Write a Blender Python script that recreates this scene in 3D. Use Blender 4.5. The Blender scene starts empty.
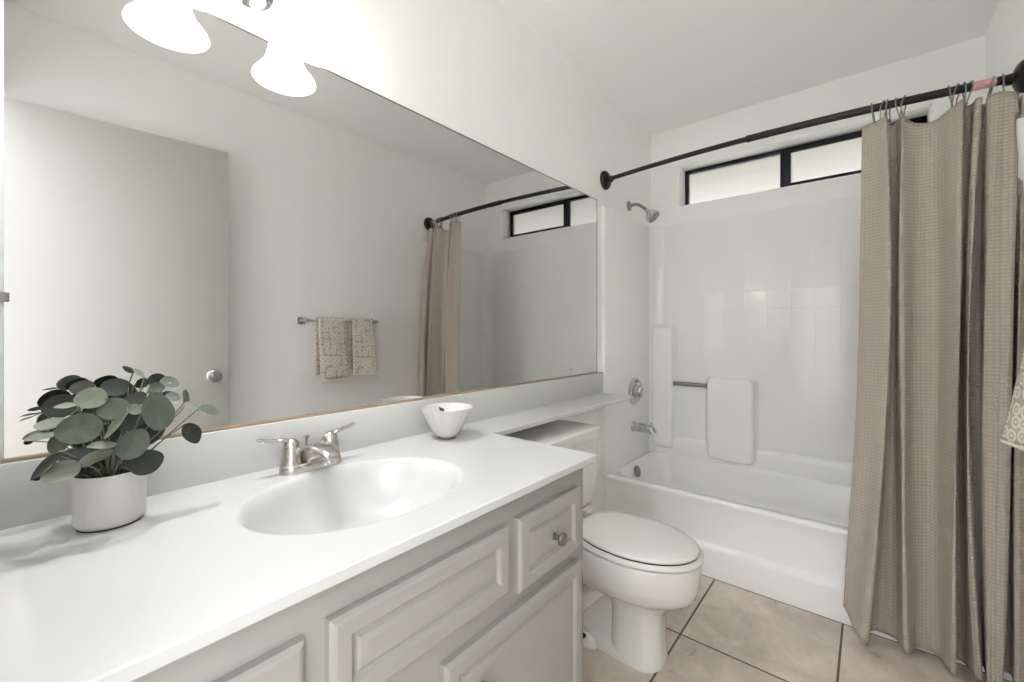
import bpy, bmesh, math, random
from mathutils import Vector, Matrix
S = bpy.context.scene
C = S.collection
PI = math.pi
random.seed(7)

# ------------------------------------------------------------------ camera
cam_d = bpy.data.cameras.new('camera')
cam = bpy.data.objects.new('camera', cam_d); C.objects.link(cam)
cam.location = (0, 0, 1.1386)
cam.rotation_euler = (PI/2, 0, 0.6957 - PI/2)
cam_d.sensor_width = 36.0
cam_d.lens = 428.835/1024*36.0
cam_d.shift_y = -9.6/1024
cam_d.clip_start = 0.01
S.camera = cam

# ------------------------------------------------------------------ world, daylight, exposure
W = bpy.data.worlds.new('daylight'); S.world = W; W.use_nodes = True
W.node_tree.nodes['Background'].inputs[0].default_value = (0.92, 0.955, 1.0, 1)
W.node_tree.nodes['Background'].inputs[1].default_value = 2.0
S.view_settings.view_transform = 'Standard'
S.view_settings.look = 'None'
S.view_settings.gamma = 1.0
S.view_settings.use_curve_mapping = False
S.view_settings.exposure = 1.50
S.cycles.max_bounces = 14
S.cycles.diffuse_bounces = 12
S.cycles.glossy_bounces = 6
S.cycles.transmission_bounces = 8
S.cycles.sample_clamp_indirect = 6.0
S.cycles.use_denoising = True
BULB = 150.0

# ------------------------------------------------------------------ materials
def lin(c):
    return tuple((v/255/12.92) if v/255 <= .04045 else ((v/255+.055)/1.055)**2.4 for v in c) + (1,)

def mat(name, rgb, rough=.5, metal=0., spec=.5, noise=None, bump=None, coat=0., sub=None):
    """noise = (scale, amount) mixes the colour; bump = (scale, strength, distance)"""
    m = bpy.data.materials.new(name); m.use_nodes = True
    n, l = m.node_tree.nodes, m.node_tree.links
    b = n['Principled BSDF']
    col = lin(rgb)
    b.inputs['Base Color'].default_value = col
    b.inputs['Roughness'].default_value = rough
    b.inputs['Metallic'].default_value = metal
    b.inputs['Specular IOR Level'].default_value = spec
    b.inputs['Coat Weight'].default_value = coat
    tc = n.new('ShaderNodeTexCoord')
    if noise:
        t = n.new('ShaderNodeTexNoise'); t.inputs['Scale'].default_value = noise[0]; t.inputs['Detail'].default_value = 4
        l.new(tc.outputs['Object'], t.inputs['Vector'])
        r = n.new('ShaderNodeValToRGB')
        k = noise[1]
        r.color_ramp.elements[0].position = .3; r.color_ramp.elements[1].position = .7
        r.color_ramp.elements[0].color = tuple(c*(1-k) for c in col[:3]) + (1,)
        r.color_ramp.elements[1].color = tuple(min(1, c*(1+k)) for c in col[:3]) + (1,)
        l.new(t.outputs['Fac'], r.inputs['Fac']); l.new(r.outputs['Color'], b.inputs['Base Color'])
    if bump:
        t = n.new('ShaderNodeTexNoise'); t.inputs['Scale'].default_value = bump[0]; t.inputs['Detail'].default_value = 3
        l.new(tc.outputs['Object'], t.inputs['Vector'])
        bp = n.new('ShaderNodeBump'); bp.inputs['Strength'].default_value = bump[1]; bp.inputs['Distance'].default_value = bump[2]
        l.new(t.outputs['Fac'], bp.inputs['Height']); l.new(bp.outputs['Normal'], b.inputs['Normal'])
    return m

def nd(m, kind, **kw):
    x = m.node_tree.nodes.new(kind)
    for k, v in kw.items(): setattr(x, k, v)
    return x

def mth(m, op, a, b=None):
    x = nd(m, 'ShaderNodeMath', operation=op); L = m.node_tree.links
    for i, v in enumerate((a, b)):
        if v is None: continue
        if isinstance(v, (int, float)): x.inputs[i].default_value = v
        else: L.new(v, x.inputs[i])
    return x.outputs[0]

M_wall = mat('wall_paint', (246, 246, 244), .62, spec=.3, bump=(160, .05, .002))
M_ceil = mat('ceiling_paint', (248, 248, 247), .8, spec=.2, bump=(90, .08, .003))
M_trim = mat('white_trim_paint', (249, 249, 247), .4)
M_door = mat('door_paint', (188, 186, 180), .45, noise=(2, .01))
M_counter = mat('cultured_marble', (201, 201, 199), .18, noise=(3, .008), coat=.2)
M_cab = mat('cabinet_paint', (158, 156, 150), .42, noise=(6, .012), bump=(60, .03, .001))
M_fiber = mat('glossy_fibreglass', (243, 243, 241), .16, spec=.5)
M_porc = mat('toilet_porcelain', (222, 221, 216), .12, noise=(3, .006), coat=.3)
M_seat = mat('toilet_seat_plastic', (218, 216, 211), .22, noise=(3, .004))
M_nickel = mat('brushed_nickel', (196, 192, 186), .26, 1.0, bump=(300, .04, .0005))
M_chrome = mat('chrome', (205, 205, 205), .12, 1.0, noise=(20, .02))
M_steel = mat('dull_steel', (150, 147, 142), .35, 1.0, noise=(30, .05))
M_black = mat('matte_black_metal', (30, 29, 30), .38, 0.2, noise=(40, .1))
M_frame = mat('black_window_aluminium', (34, 38, 46), .4, .5, noise=(30, .1))
M_pot = mat('white_glazed_ceramic', (206, 204, 200), .3, noise=(5, .006))
M_bowl = mat('off_white_porcelain', (206, 203, 198), .22, noise=(8, .012))
M_foot = mat('bare_brown_clay', (112, 100, 86), .7, noise=(60, .2))
M_soil = mat('dark_soil', (38, 36, 30), .95, noise=(120, .4), bump=(120, .6, .004))
M_stem = mat('plant_stem', (104, 108, 84), .7, noise=(60, .1))
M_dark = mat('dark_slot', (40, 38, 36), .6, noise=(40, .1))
M_channel = mat('aged_mirror_channel', (150, 130, 106), .5, noise=(25, .12))
M_pink = mat('pink_paper_label', (206, 160, 156), .6, noise=(70, .25))
M_motif = mat('brown_painted_motif', (88, 76, 68), .5, noise=(40, .1))
M_hem = mat('white_towel_hem', (226, 222, 212), .9, noise=(200, .03))

# mirror silvering: slightly grey, as old plate glass
M_mirror = mat('mirror_glass', (218, 218, 217), .015, 1.0, noise=(.5, .004))

# leaves
def leafmat(name, a, b):
    m = mat(name, a, .55, spec=.35)
    n, l = m.node_tree.nodes, m.node_tree.links
    uv = nd(m, 'ShaderNodeUVMap'); sp = nd(m, 'ShaderNodeSeparateXYZ'); l.new(uv.outputs[0], sp.inputs[0])
    t = nd(m, 'ShaderNodeTexNoise'); t.inputs['Scale'].default_value = 55
    tc = nd(m, 'ShaderNodeTexCoord'); l.new(tc.outputs['Object'], t.inputs['Vector'])
    # veins: thin pale lines running out from the midrib
    v = mth(m, 'ABSOLUTE', sp.outputs[0]); w = mth(m, 'SUBTRACT', mth(m, 'MULTIPLY', sp.outputs[1], 4.5), mth(m, 'MULTIPLY', v, 3.2))
    fr = mth(m, 'ABSOLUTE', mth(m, 'SUBTRACT', mth(m, 'FRACT', w), .5))
    vein = mth(m, 'MAXIMUM', mth(m, 'LESS_THAN', fr, .06), mth(m, 'LESS_THAN', v, .03))
    f = mth(m, 'MINIMUM', mth(m, 'ADD', mth(m, 'MULTIPLY', t.outputs['Fac'], .75), mth(m, 'MULTIPLY', vein, .22)), 1.0)
    mx = nd(m, 'ShaderNodeMix', data_type='RGBA'); l.new(f, mx.inputs['Factor'])
    mx.inputs[6].default_value = lin(a); mx.inputs[7].default_value = lin(b)
    l.new(mx.outputs[2], n['Principled BSDF'].inputs['Base Color'])
    return m
M_leaf = [leafmat('leaf_dusty_green', (66, 71, 62), (104, 110, 98)),
          leafmat('leaf_dark_green', (32, 35, 30), (58, 63, 54)),
          leafmat('leaf_pale_underside', (96, 101, 87), (138, 142, 127))]

# floor tile
M_tile = mat('beige_floor_tile', (190, 176, 164), .3)
def _tile(m):
    n, l = m.node_tree.nodes, m.node_tree.links; b = n['Principled BSDF']
    g = nd(m, 'ShaderNodeNewGeometry'); s = nd(m, 'ShaderNodeSeparateXYZ'); l.new(g.outputs['Position'], s.inputs[0])
    P = .466
    def line(o, off):
        f = mth(m, 'FRACT', mth(m, 'DIVIDE', mth(m, 'SUBTRACT', o, off - 10*P), P))
        d = mth(m, 'MULTIPLY', mth(m, 'MINIMUM', f, mth(m, 'SUBTRACT', 1.0, f)), P)
        return d
    dx, dy = line(s.outputs[0], 1.644), line(s.outputs[1], .0816)
    d = mth(m, 'MINIMUM', dx, dy)
    grout = mth(m, 'LESS_THAN', d, .0036)
    # one tone per tile
    def idx(o, off): return mth(m, 'FLOOR', mth(m, 'DIVIDE', mth(m, 'SUBTRACT', o, off - 10*P), P))
    cx = nd(m, 'ShaderNodeCombineXYZ'); l.new(idx(s.outputs[0], 1.644), cx.inputs[0]); l.new(idx(s.outputs[1], .0816), cx.inputs[1])
    wn = nd(m, 'ShaderNodeTexWhiteNoise'); l.new(cx.outputs[0], wn.inputs['Vector'])
    t1 = nd(m, 'ShaderNodeTexNoise'); t1.inputs['Scale'].default_value = 5; t1.inputs['Detail'].default_value = 6; t1.inputs['Distortion'].default_value = 1.2
    ad = nd(m, 'ShaderNodeVectorMath', operation='ADD'); l.new(g.outputs['Position'], ad.inputs[0])
    sc = nd(m, 'ShaderNodeVectorMath', operation='SCALE'); l.new(wn.outputs['Color'], sc.inputs[0]); sc.inputs['Scale'].default_value = 9
    l.new(sc.outputs[0], ad.inputs[1]); l.new(ad.outputs[0], t1.inputs['Vector'])
    t2 = nd(m, 'ShaderNodeTexNoise'); t2.inputs['Scale'].default_value = 40; t2.inputs['Detail'].default_value = 5
    l.new(g.outputs['Position'], t2.inputs['Vector'])
    f = mth(m, 'ADD', mth(m, 'MULTIPLY', t1.outputs['Fac'], .75), mth(m, 'MULTIPLY', t2.outputs['Fac'], .25))
    r = nd(m, 'ShaderNodeValToRGB'); e = r.color_ramp.elements
    e[0].position = .32; e[0].color = lin((182, 169, 158)); e[1].position = .68; e[1].color = lin((222, 211, 199))
    l.new(f, r.inputs['Fac'])
    mx = nd(m, 'ShaderNodeMix', data_type='RGBA'); l.new(grout, mx.inputs['Factor'])
    l.new(r.outputs['Color'], mx.inputs[6]); mx.inputs[7].default_value = lin((98, 86, 74))
    l.new(mx.outputs[2], b.inputs['Base Color'])
    rr = mth(m, 'ADD', mth(m, 'ADD', .2, mth(m, 'MULTIPLY', t1.outputs['Fac'], .22)), mth(m, 'MULTIPLY', grout, .45)); l.new(rr, b.inputs['Roughness'])
    h = mth(m, 'ADD', mth(m, 'MULTIPLY', mth(m, 'MINIMUM', d, .008), 120), mth(m, 'MULTIPLY', t2.outputs['Fac'], .1))
    bp = nd(m, 'ShaderNodeBump'); bp.inputs['Strength'].default_value = .35; bp.inputs['Distance'].default_value = .003
    l.new(h, bp.inputs['Height']); l.new(bp.outputs['Normal'], b.inputs['Normal'])
_tile(M_tile)

# moulded-tile fibreglass of the back surround panel: 108 mm squares, faintly wavy gloss
M_fibtile = mat('moulded_tile_fibreglass', (243, 243, 241), .11)
def _fib(m):
    n, l = m.node_tree.nodes, m.node_tree.links; b = n['Principled BSDF']
    g = nd(m, 'ShaderNodeNewGeometry'); s = nd(m, 'ShaderNodeSeparateXYZ'); l.new(g.outputs['Position'], s.inputs[0])
    def line(o, P, off):
        f = mth(m, 'FRACT', mth(m, 'DIVIDE', mth(m, 'SUBTRACT', o, off - 20*P), P))
        return mth(m, 'MULTIPLY', mth(m, 'MINIMUM', f, mth(m, 'SUBTRACT', 1.0, f)), P)
    d = mth(m, 'MINIMUM', line(s.outputs[1], .112, .0), line(s.outputs[2], .112, .03))
    gr = mth(m, 'MULTIPLY', mth(m, 'MINIMUM', mth(m, 'DIVIDE', d, .005), 1.0), 1.0)
    lo = mth(m, 'MULTIPLY', mth(m, 'GREATER_THAN', s.outputs[2], .93), mth(m, 'LESS_THAN', s.outputs[2], 1.62))
    gr = mth(m, 'ADD', mth(m, 'MULTIPLY', gr, lo), mth(m, 'MULTIPLY', mth(m, 'SUBTRACT', 1.0, lo), 1.0))
    t = nd(m, 'ShaderNodeTexNoise'); t.inputs['Scale'].default_value = 22; t.inputs['Detail'].default_value = 1.5; t.inputs['Distortion'].default_value = .6
    l.new(g.outputs['Position'], t.inputs['Vector'])
    t2 = nd(m, 'ShaderNodeTexNoise'); t2.inputs['Scale'].default_value = 3.; t2.inputs['Detail'].default_value = 1
    l.new(g.outputs['Position'], t2.inputs['Vector'])
    h = mth(m, 'ADD', gr, mth(m, 'ADD', mth(m, 'MULTIPLY', t.outputs['Fac'], .8), mth(m, 'MULTIPLY', t2.outputs['Fac'], 1.5)))
    bp = nd(m, 'ShaderNodeBump'); bp.inputs['Strength'].default_value = 1.0; bp.inputs['Distance'].default_value = .0006
    l.new(h, bp.inputs['Height']); l.new(bp.outputs['Normal'], b.inputs['Normal'])
_fib(M_fibtile)

# waffle-weave curtain cloth, lets a little light through
M_cloth = bpy.data.materials.new('taupe_waffle_cloth'); M_cloth.use_nodes = True
def _cloth(m):
    n, l = m.node_tree.nodes, m.node_tree.links; b = n['Principled BSDF']; out = n['Material Output']
    uv = nd(m, 'ShaderNodeUVMap'); s = nd(m, 'ShaderNodeSeparateXYZ'); l.new(uv.outputs[0], s.inputs[0])
    k = 2*PI/.0118
    su = mth(m, 'ABSOLUTE', mth(m, 'SINE', mth(m, 'MULTIPLY', s.outputs[0], k/2)))
    sv = mth(m, 'ABSOLUTE', mth(m, 'SINE', mth(m, 'MULTIPLY', s.outputs[1], k/2)))
    w = mth(m, 'MULTIPLY', su, sv)
    t = nd(m, 'ShaderNodeTexNoise'); t.inputs['Scale'].default_value = 260; l.new(uv.outputs[0], t.inputs['Vector'])
    f = mth(m, 'ADD', mth(m, 'MULTIPLY', w, .7), mth(m, 'MULTIPLY', t.outputs['Fac'], .3))
    mx = nd(m, 'ShaderNodeMix', data_type='RGBA'); l.new(f, mx.inputs['Factor'])
    mx.inputs[6].default_value = lin((180, 171, 160)); mx.inputs[7].default_value = lin((200, 192, 181))
    l.new(mx.outputs[2], b.inputs['Base Color']); b.inputs['Roughness'].default_value = .9; b.inputs['Specular IOR Level'].default_value = .1
    bp = nd(m, 'ShaderNodeBump'); bp.inputs['Strength'].default_value = .7; bp.inputs['Distance'].default_value = .003
    l.new(w, bp.inputs['Height']); l.new(bp.outputs['Normal'], b.inputs['Normal'])
    tr = nd(m, 'ShaderNodeBsdfTranslucent'); l.new(mx.outputs[2], tr.inputs['Color'])
    ms = nd(m, 'ShaderNodeMixShader'); ms.inputs[0].default_value = .12
    l.new(b.outputs[0], ms.inputs[1]); l.new(tr.outputs[0], ms.inputs[2]); l.new(ms.outputs[0], out.inputs['Surface'])
_cloth(M_cloth)

# patterned hand towels
M_towel = mat('tan_towel_with_white_rosettes', (170, 160, 145), .95, spec=.1)
def _towel(m):
    n, l = m.node_tree.nodes, m.node_tree.links; b = n['Principled BSDF']
    uv = nd(m, 'ShaderNodeUVMap')
    v = nd(m, 'ShaderNodeTexVoronoi', feature='F1'); v.voronoi_dimensions = '2D'; v.inputs['Scale'].default_value = 30; v.inputs['Randomness'].default_value = .4
    l.new(uv.outputs[0], v.inputs['Vector'])
    a = mth(m, 'MULTIPLY', mth(m, 'GREATER_THAN', v.outputs['Distance'], .25), mth(m, 'LESS_THAN', v.outputs['Distance'], .47))
    c = mth(m, 'MAXIMUM', a, mth(m, 'LESS_THAN', v.outputs['Distance'], .13))
    mx = nd(m, 'ShaderNodeMix', data_type='RGBA'); l.new(c, mx.inputs['Factor'])
    mx.inputs[6].default_value = lin((186, 177, 163)); mx.inputs[7].default_value = lin((226, 222, 213))
    l.new(mx.outputs[2], b.inputs['Base Color'])
    t = nd(m, 'ShaderNodeTexNoise'); t.inputs['Scale'].default_value = 500; l.new(uv.outputs[0], t.inputs['Vector'])
    bp = nd(m, 'ShaderNodeBump'); bp.inputs['Strength'].default_value = .5; bp.inputs['Distance'].default_value = .002
    l.new(t.outputs['Fac'], bp.inputs['Height']); l.new(bp.outputs['Normal'], b.inputs['Normal'])
_towel(M_towel)

# frosted window pane
M_pane = mat('frosted_glass', (146, 144, 139), .6)
M_pane.node_tree.nodes['Principled BSDF'].inputs['Transmission Weight'].default_value = 1.0
M_pane.node_tree.nodes['Principled BSDF'].inputs['IOR'].default_value = 1.25
M_eave = mat('grey_eave_boards', (172, 168, 160), .8, noise=(6, .05))

# frosted lamp glass and bulb
M_shade = bpy.data.materials.new('frosted_lamp_glass'); M_shade.use_nodes = True
def _shade(m):
    n, l = m.node_tree.nodes, m.node_tree.links; out = n['Material Output']; b = n['Principled BSDF']
    b.inputs['Base Color'].default_value = lin((244, 243, 238)); b.inputs['Roughness'].default_value = .35
    t = nd(m, 'ShaderNodeTexNoise'); t.inputs['Scale'].default_value = 30
    tr = nd(m, 'ShaderNodeBsdfTranslucent'); tr.inputs['Color'].default_value = lin((250, 249, 244))
    ms = nd(m, 'ShaderNodeMixShader'); l.new(mth(m, 'ADD', mth(m, 'MULTIPLY', t.outputs['Fac'], .04), .88), ms.inputs[0])
    l.new(b.outputs[0], ms.inputs[1]); l.new(tr.outputs[0], ms.inputs[2]); l.new(ms.outputs[0], out.inputs['Surface'])
_shade(M_shade)
M_bulb = bpy.data.materials.new('lit_bulb'); M_bulb.use_nodes = True
_b = M_bulb.node_tree.nodes['Principled BSDF']
_b.inputs['Emission Color'].default_value = (.955, .962, 1.0, 1); _b.inputs['Emission Strength'].default_value = BULB

# ------------------------------------------------------------------ geometry helpers
class MB:
    def __init__(s): s.bm = bmesh.new(); s.uv = None
    def _merge(s, b):
        me = bpy.data.meshes.new('tmp'); b.to_mesh(me); b.free(); s.bm.from_mesh(me); bpy.data.meshes.remove(me)
    def box(s, x0, x1, y0, y1, z0, z1, bev=0., seg=2, mtx=None):
        b = bmesh.new(); bmesh.ops.create_cube(b, size=1)
        for v in b.verts: v.co = Vector(((x0+x1)/2+v.co.x*(x1-x0), (y0+y1)/2+v.co.y*(y1-y0), (z0+z1)/2+v.co.z*(z1-z0)))
        if bev: bmesh.ops.bevel(b, geom=b.edges[:], offset=bev, segments=seg, profile=.5, affect='EDGES')
        if mtx: bmesh.ops.transform(b, matrix=mtx, verts=b.verts)
        s._merge(b); return s
    def loft(s, secs, cap0=True, cap1=True, closed=True, mat_i=0):
        rows = [[s.bm.verts.new(p) for p in r] for r in secs]; N = len(rows[0])
        for a, b in zip(rows, rows[1:]):
            for i in range(N if closed else N-1):
                j = (i+1) % N
                f = s.bm.faces.new((a[i], a[j], b[j], b[i])); f.material_index = mat_i
        if cap0: s.bm.faces.new(rows[0][::-1]).material_index = mat_i
        if cap1: s.bm.faces.new(rows[-1]).material_index = mat_i
        return s
    def lathe(s, prof, center=(0, 0, 0), axis=(0, 0, 1), n=32, cap0=True, cap1=True, flute=None):
        """prof = [(radius, height)]"""
        q = Vector((0, 0, 1)).rotation_difference(Vector(axis).normalized()); c = Vector(center); secs = []
        for r, h in prof:
            r = max(r, 1e-5)
            secs.append([c + q @ Vector((r*(1+(flute(i/n, h) if flute else 0))*math.cos(2*PI*i/n), r*(1+(flute(i/n, h) if flute else 0))*math.sin(2*PI*i/n), h)) for i in range(n)])
        return s.loft(secs, cap0, cap1)
    def tube(s, pts, rad, n=12, caps=True, flat=1.0):
        pts = [Vector(p) for p in pts]; rad = rad if hasattr(rad, '__len__') else [rad]*len(pts)
        secs = []; up = None
        for i, p in enumerate(pts):
            t = (pts[min(i+1, len(pts)-1)] - pts[max(i-1, 0)]).normalized()
            if up is None:
                up = Vector((0, 0, 1)) if abs(t.z) < .9 else Vector((0, 1, 0))
            a = t.cross(up).normalized(); up = a.cross(t).normalized()
            secs.append([p + (a*math.cos(2*PI*k/n) + up*flat*math.sin(2*PI*k/n))*rad[i] for k in range(n)])
        return s.loft(secs, caps, caps)
    def ring(s, center, R, r, nrm, n=24, m=8, sx=1., sy=1.):
        q = Vector((0, 0, 1)).rotation_difference(Vector(nrm).normalized()); c = Vector(center); secs = []
        for i in range(n):
            a = 2*PI*i/n
            secs.append([c + q @ Vector(((R+r*math.cos(b))*math.cos(a)*sx, (R+r*math.cos(b))*math.sin(a)*sy, r*math.sin(b))) for b in [2*PI*k/m for k in range(m)]])
        secs.append(secs[0]); s.loft(secs, False, False); bmesh.ops.remove_doubles(s.bm, verts=s.bm.verts[:], dist=1e-6); return s
    def sphere(s, c, r, u=20, v=12, scale=(1, 1, 1)):
        b = bmesh.new(); bmesh.ops.create_uvsphere(b, u_segments=u, v_segments=v, radius=r)
        for x in b.verts: x.co = Vector((x.co.x*scale[0], x.co.y*scale[1], x.co.z*scale[2])) + Vector(c)
        s._merge(b); return s
    def build(s, name, mats, parent=None, sharp=35, normals=True):
        if normals: bmesh.ops.recalc_face_normals(s.bm, faces=s.bm.faces[:])
        me = bpy.data.meshes.new(name); s.bm.to_mesh(me); s.bm.free()
        for m in (mats if isinstance(mats, (list, tuple)) else [mats]): me.materials.append(m)
        me.polygons.foreach_set('use_smooth', [True]*len(me.polygons))
        me.set_sharp_from_angle(angle=math.radians(sharp))
        o = bpy.data.objects.new(name, me); C.objects.link(o)
        if parent:
            o.parent = parent; o.matrix_parent_inverse = Matrix.Translation(-Vector(world_loc(parent)))
        return o

def world_loc(o):
    v = Vector(o.location)
    while o.parent:
        v = v + o.matrix_parent_inverse.to_translation(); o = o.parent; v = v + Vector(o.location)
    return v

def tag(o, label, cat, group=None):
    o['label'] = label; o['category'] = cat
    if group: o['group'] = group
    return o

def thing(name, label, cat, loc, group=None):
    o = bpy.data.objects.new(name, None); C.objects.link(o); o.location = loc; o.empty_display_size = .05
    return tag(o, label, cat, group)

def struct(name, mb, m, parent=None, **k):
    o = mb.build(name, m, parent, **k)
    if not parent: o['kind'] = 'structure'
    return o

def spline(P, n):
    """Catmull-Rom through the points, n steps per span"""
    P = [Vector(p) for p in P]; out = []
    for i in range(len(P)-1):
        a, b, c, d = P[max(i-1, 0)], P[i], P[i+1], P[min(i+2, len(P)-1)]
        for k in range(n):
            t = k/n
            out.append(.5*((2*b) + (c-a)*t + (2*a-5*b+4*c-d)*t*t + (3*b-a-3*c+d)*t**3))
    out.append(P[-1]); return out

# ------------------------------------------------------------------ room shell
YM, YR, XB, ZC = 1.118, -.39, 2.783, 2.44        # mirror wall, right wall, back wall, ceiling
struct('floor', MB().box(-1.3, 2.9, -2.0, 2.0, -.06, 0), M_tile)
struct('ceiling', MB().box(-.12, 2.95, -.6, 1.3, ZC, ZC+.08), M_ceil)
struct('wall_left', MB().box(-.12, XB+.15, YM, YM+.12, 0, ZC), M_wall)
struct('wall_right', MB().box(-.12, XB+.15, YR-.12, YR, 0, ZC), M_wall)
# back wall with the high window opening
WY0, WY1, WZ0, WZ1 = -.224, .944, 1.932, 2.2
wb = MB()
wb.box(XB, XB+.14, YR-.1, YM+.1, 0, WZ0); wb.box(XB, XB+.14, YR-.1, YM+.1, WZ1, ZC)
wb.box(XB, XB+.14, YR-.1, WY0, WZ0, WZ1); wb.box(XB, XB+.14, WY1, YM+.1, WZ0, WZ1)
struct('wall_back', wb, M_wall)
wf = MB()
wf.box(-.12, -.003, .47, YM+.1, 0, ZC); wf.box(-.12, -.003, YR-.1, -.37, 0, ZC); wf.box(-.12, -.003, -.37, .47, 2.06, ZC)
struct('wall_front', wf, M_wall)
struct('wall_hall', MB().box(-1.36, -1.3, -2.0, 2.0, -.06, ZC), M_wall)          # hallway wall across from the doorway
# reveal lining of the window
rv = MB()
rv.box(XB-.003, XB+.115, WY1-.012, WY1+.004, WZ0, WZ1, .001); rv.box(XB-.003, XB+.115, WY0-.004, WY0+.012, WZ0, WZ1, .001)
rv.box(XB-.003, XB+.115, WY0, WY1, WZ1-.012, WZ1+.004, .001); rv.box(XB-.003, XB+.115, WY0, WY1, WZ0-.004, WZ0+.004, .001)
struct('trim_1', rv, M_trim)
# slider window
FX = XB+.105
wn = MB()
y0, y1, z0, z1 = WY0+.012, WY1-.012, WZ0+.004, WZ1-.012
wn.box(FX, FX+.035, y1-.02, y1, z0, z1, .002); wn.box(FX, FX+.035, y0, y0+.02, z0, z1, .002)
wn.box(FX, FX+.035, y0, y1, z1-.022, z1, .002); wn.box(FX, FX+.035, y0, y1, z0, z0+.018, .002)
win = struct('window_1', wn, M_frame)
ym = .372
ms = MB(); ms.box(FX-.004, FX+.03, ym-.026, ym+.026, z0, z1, .003); ms.box(FX-.008, FX-.003, ym-.004, ym+.004, z0+.12, z0+.135, .001)
struct('mullion', ms, M_frame, win)
ss = MB(); ss.box(FX-.006, FX+.012, y0+.016, ym-.02, z0+.012, z0+.046, .002); ss.box(FX-.006, FX+.012, y0+.016, ym-.02, z1-.034, z1-.018, .002)
ss.box(FX-.006, FX+.012, y0+.016, y0+.036, z0+.02, z1-.02, .002)
struct('sash', ss, M_frame, win)
struct('pane', MB().box(FX+.003, FX+.007, y0+.03, ym-.02, z0+.03, z1-.03), M_pane, win)
struct('pane', MB().box(FX+.018, FX+.022, ym+.02, y1-.015, z0+.01, z1-.02), M_pane, win)
struct('trim_2', MB().box(XB+.14, 4.6, -1.6, 2.4, 2.42, 2.5), M_eave)          # eave outside the window

# the door, swung open against the right wall
dm = Matrix.Translation((.012, -.336, 0)) @ Matrix.Rotation(math.atan2(.066, .732), 4, 'Z')
def dbox(mb, *a, **k): return mb.box(*a, mtx=dm, **k)
door = struct('door_1', dbox(MB(), 0, .736, -.036, 0, .012, 2.044, bev=.002), M_door)
for sgn in (1, -1):
    kn = MB(); base = dm @ Vector((.676, 0 if sgn > 0 else -.036, .918)); nv = dm.to_3x3() @ Vector((0, sgn, 0))
    kn.lathe([(0, 0), (.032, 0), (.032, .004), (.027, .008), (.012, .010), (.011, .026), (.018, .030), (.026, .038), (.0275, .046), (.024, .053), (.012, .056), (.0, .0565)] if sgn > 0 else
             [(0, 0), (.032, 0), (.032, .004), (.012, .008), (.011, .018), (.024, .026), (.026, .034), (.018, .04), (0, .041)], base, nv, 28)
    struct('door_knob', kn, M_chrome, door)
struct('latch_plate', dbox(MB(), .7355, .7375, -.030, -.006, .89, .945, bev=.0005), M_steel, door)

# ------------------------------------------------------------------ mirror
mir = tag(MB().box(.006, 2.031, 1.111, 1.1165, .9195, 1.834).build('wall_mirror', M_mirror),
          'wide frameless wall mirror above the vanity backsplash', 'mirror')
MB().box(.002, 2.034, 1.1045, 1.1115, .9190, .9250, .001).build('bottom_channel', M_channel, mir)
MB().box(.006, 2.033, 1.1095, 1.1165, 1.8335, 1.837, .0006).build('top_edge', M_steel, mir)
MB().box(2.0305, 2.034, 1.1095, 1.1165, .92, 1.837, .0006).build('side_edge', M_steel, mir)
MB().box(.001, .012, 1.106, 1.1165, 1.188, 1.204, .002).build('mirror_clip', M_steel, mir)

# ------------------------------------------------------------------ vanity cabinet
cabn = thing('vanity_cabinet', 'long off-white painted vanity cabinet with raised-panel fronts under the white counter', 'cabinet', (.5, .85, 0))
YF = .582
cb = MB()
cb.box(0.002, .990, YF, YF+.02, .095, .791, .0012); cb.box(.970, .990, YF+.01, 1.117, 0, .791, .001); cb.box(0.002, .02, YF+.01, 1.117, 0, .791)
cb.box(.02, .967, .6, 1.117, .095, .113); cb.box(.02, .967, .648, .664, 0, .1); cb.box(.02, .967, 1.107, 1.117, .1, .6)
cb.build('carcass', M_cab, cabn)
def raised(x0, x1, z0, z1, name, parent=cabn):
    yb, yf = YF, YF-.019
    prof = [(0, yb), (0, yf+.006), (.004, yf+.002), (.009, yf), (.030, yf), (.033, yf+.002), (.036, yf+.007), (.040, yf+.0085), (.043, yf+.0085), (.047, yf+.0045), (.056, yf+.0025), (.060, yf+.0025)]
    m = MB(); secs = []
    for d, y in prof: secs.append([(x0+d, y, z0+d), (x1-d, y, z0+d), (x1-d, y, z1-d), (x0+d, y, z1-d)])
    m.loft(secs); return m.build(name, M_cab, parent, sharp=20)
def knob(p, parent):
    k = MB(); k.lathe([(0, 0), (.009, 0), (.009, .002), (.0055, .004), (.005, .012), (.008, .016), (.0135, .019), (.0155, .023), (.0145, .027), (.009, .030), (0, .031)], p, (0, -1, 0), 24)
    return k.build('knob', M_steel, parent)
raised(.012, .257, .595, .735, 'drawer_front')
raised(.2905, .672, .602, .741, 'false_front')
d3 = raised(.702, .951, .585, .743, 'drawer_front'); knob((.832, YF-.016, .660), d3)
dA = raised(.497, .958, .125, .555, 'cabinet_door'); knob((.585, YF-.018, .468), dA)
dB = raised(.012, .44, .125, .553, 'cabinet_door'); knob((.36, YF-.018, .468), dB)
for z in (.49, .19):
    h = MB(); h.box(.9585, .970, YF-.012, YF-.001, z-.024, z+.024, .001); h.tube([(.9602, YF-.010, z-.026), (.9602, YF-.010, z+.026)], .003, 10)
    h.build('hinge', M_steel, cabn)

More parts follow.
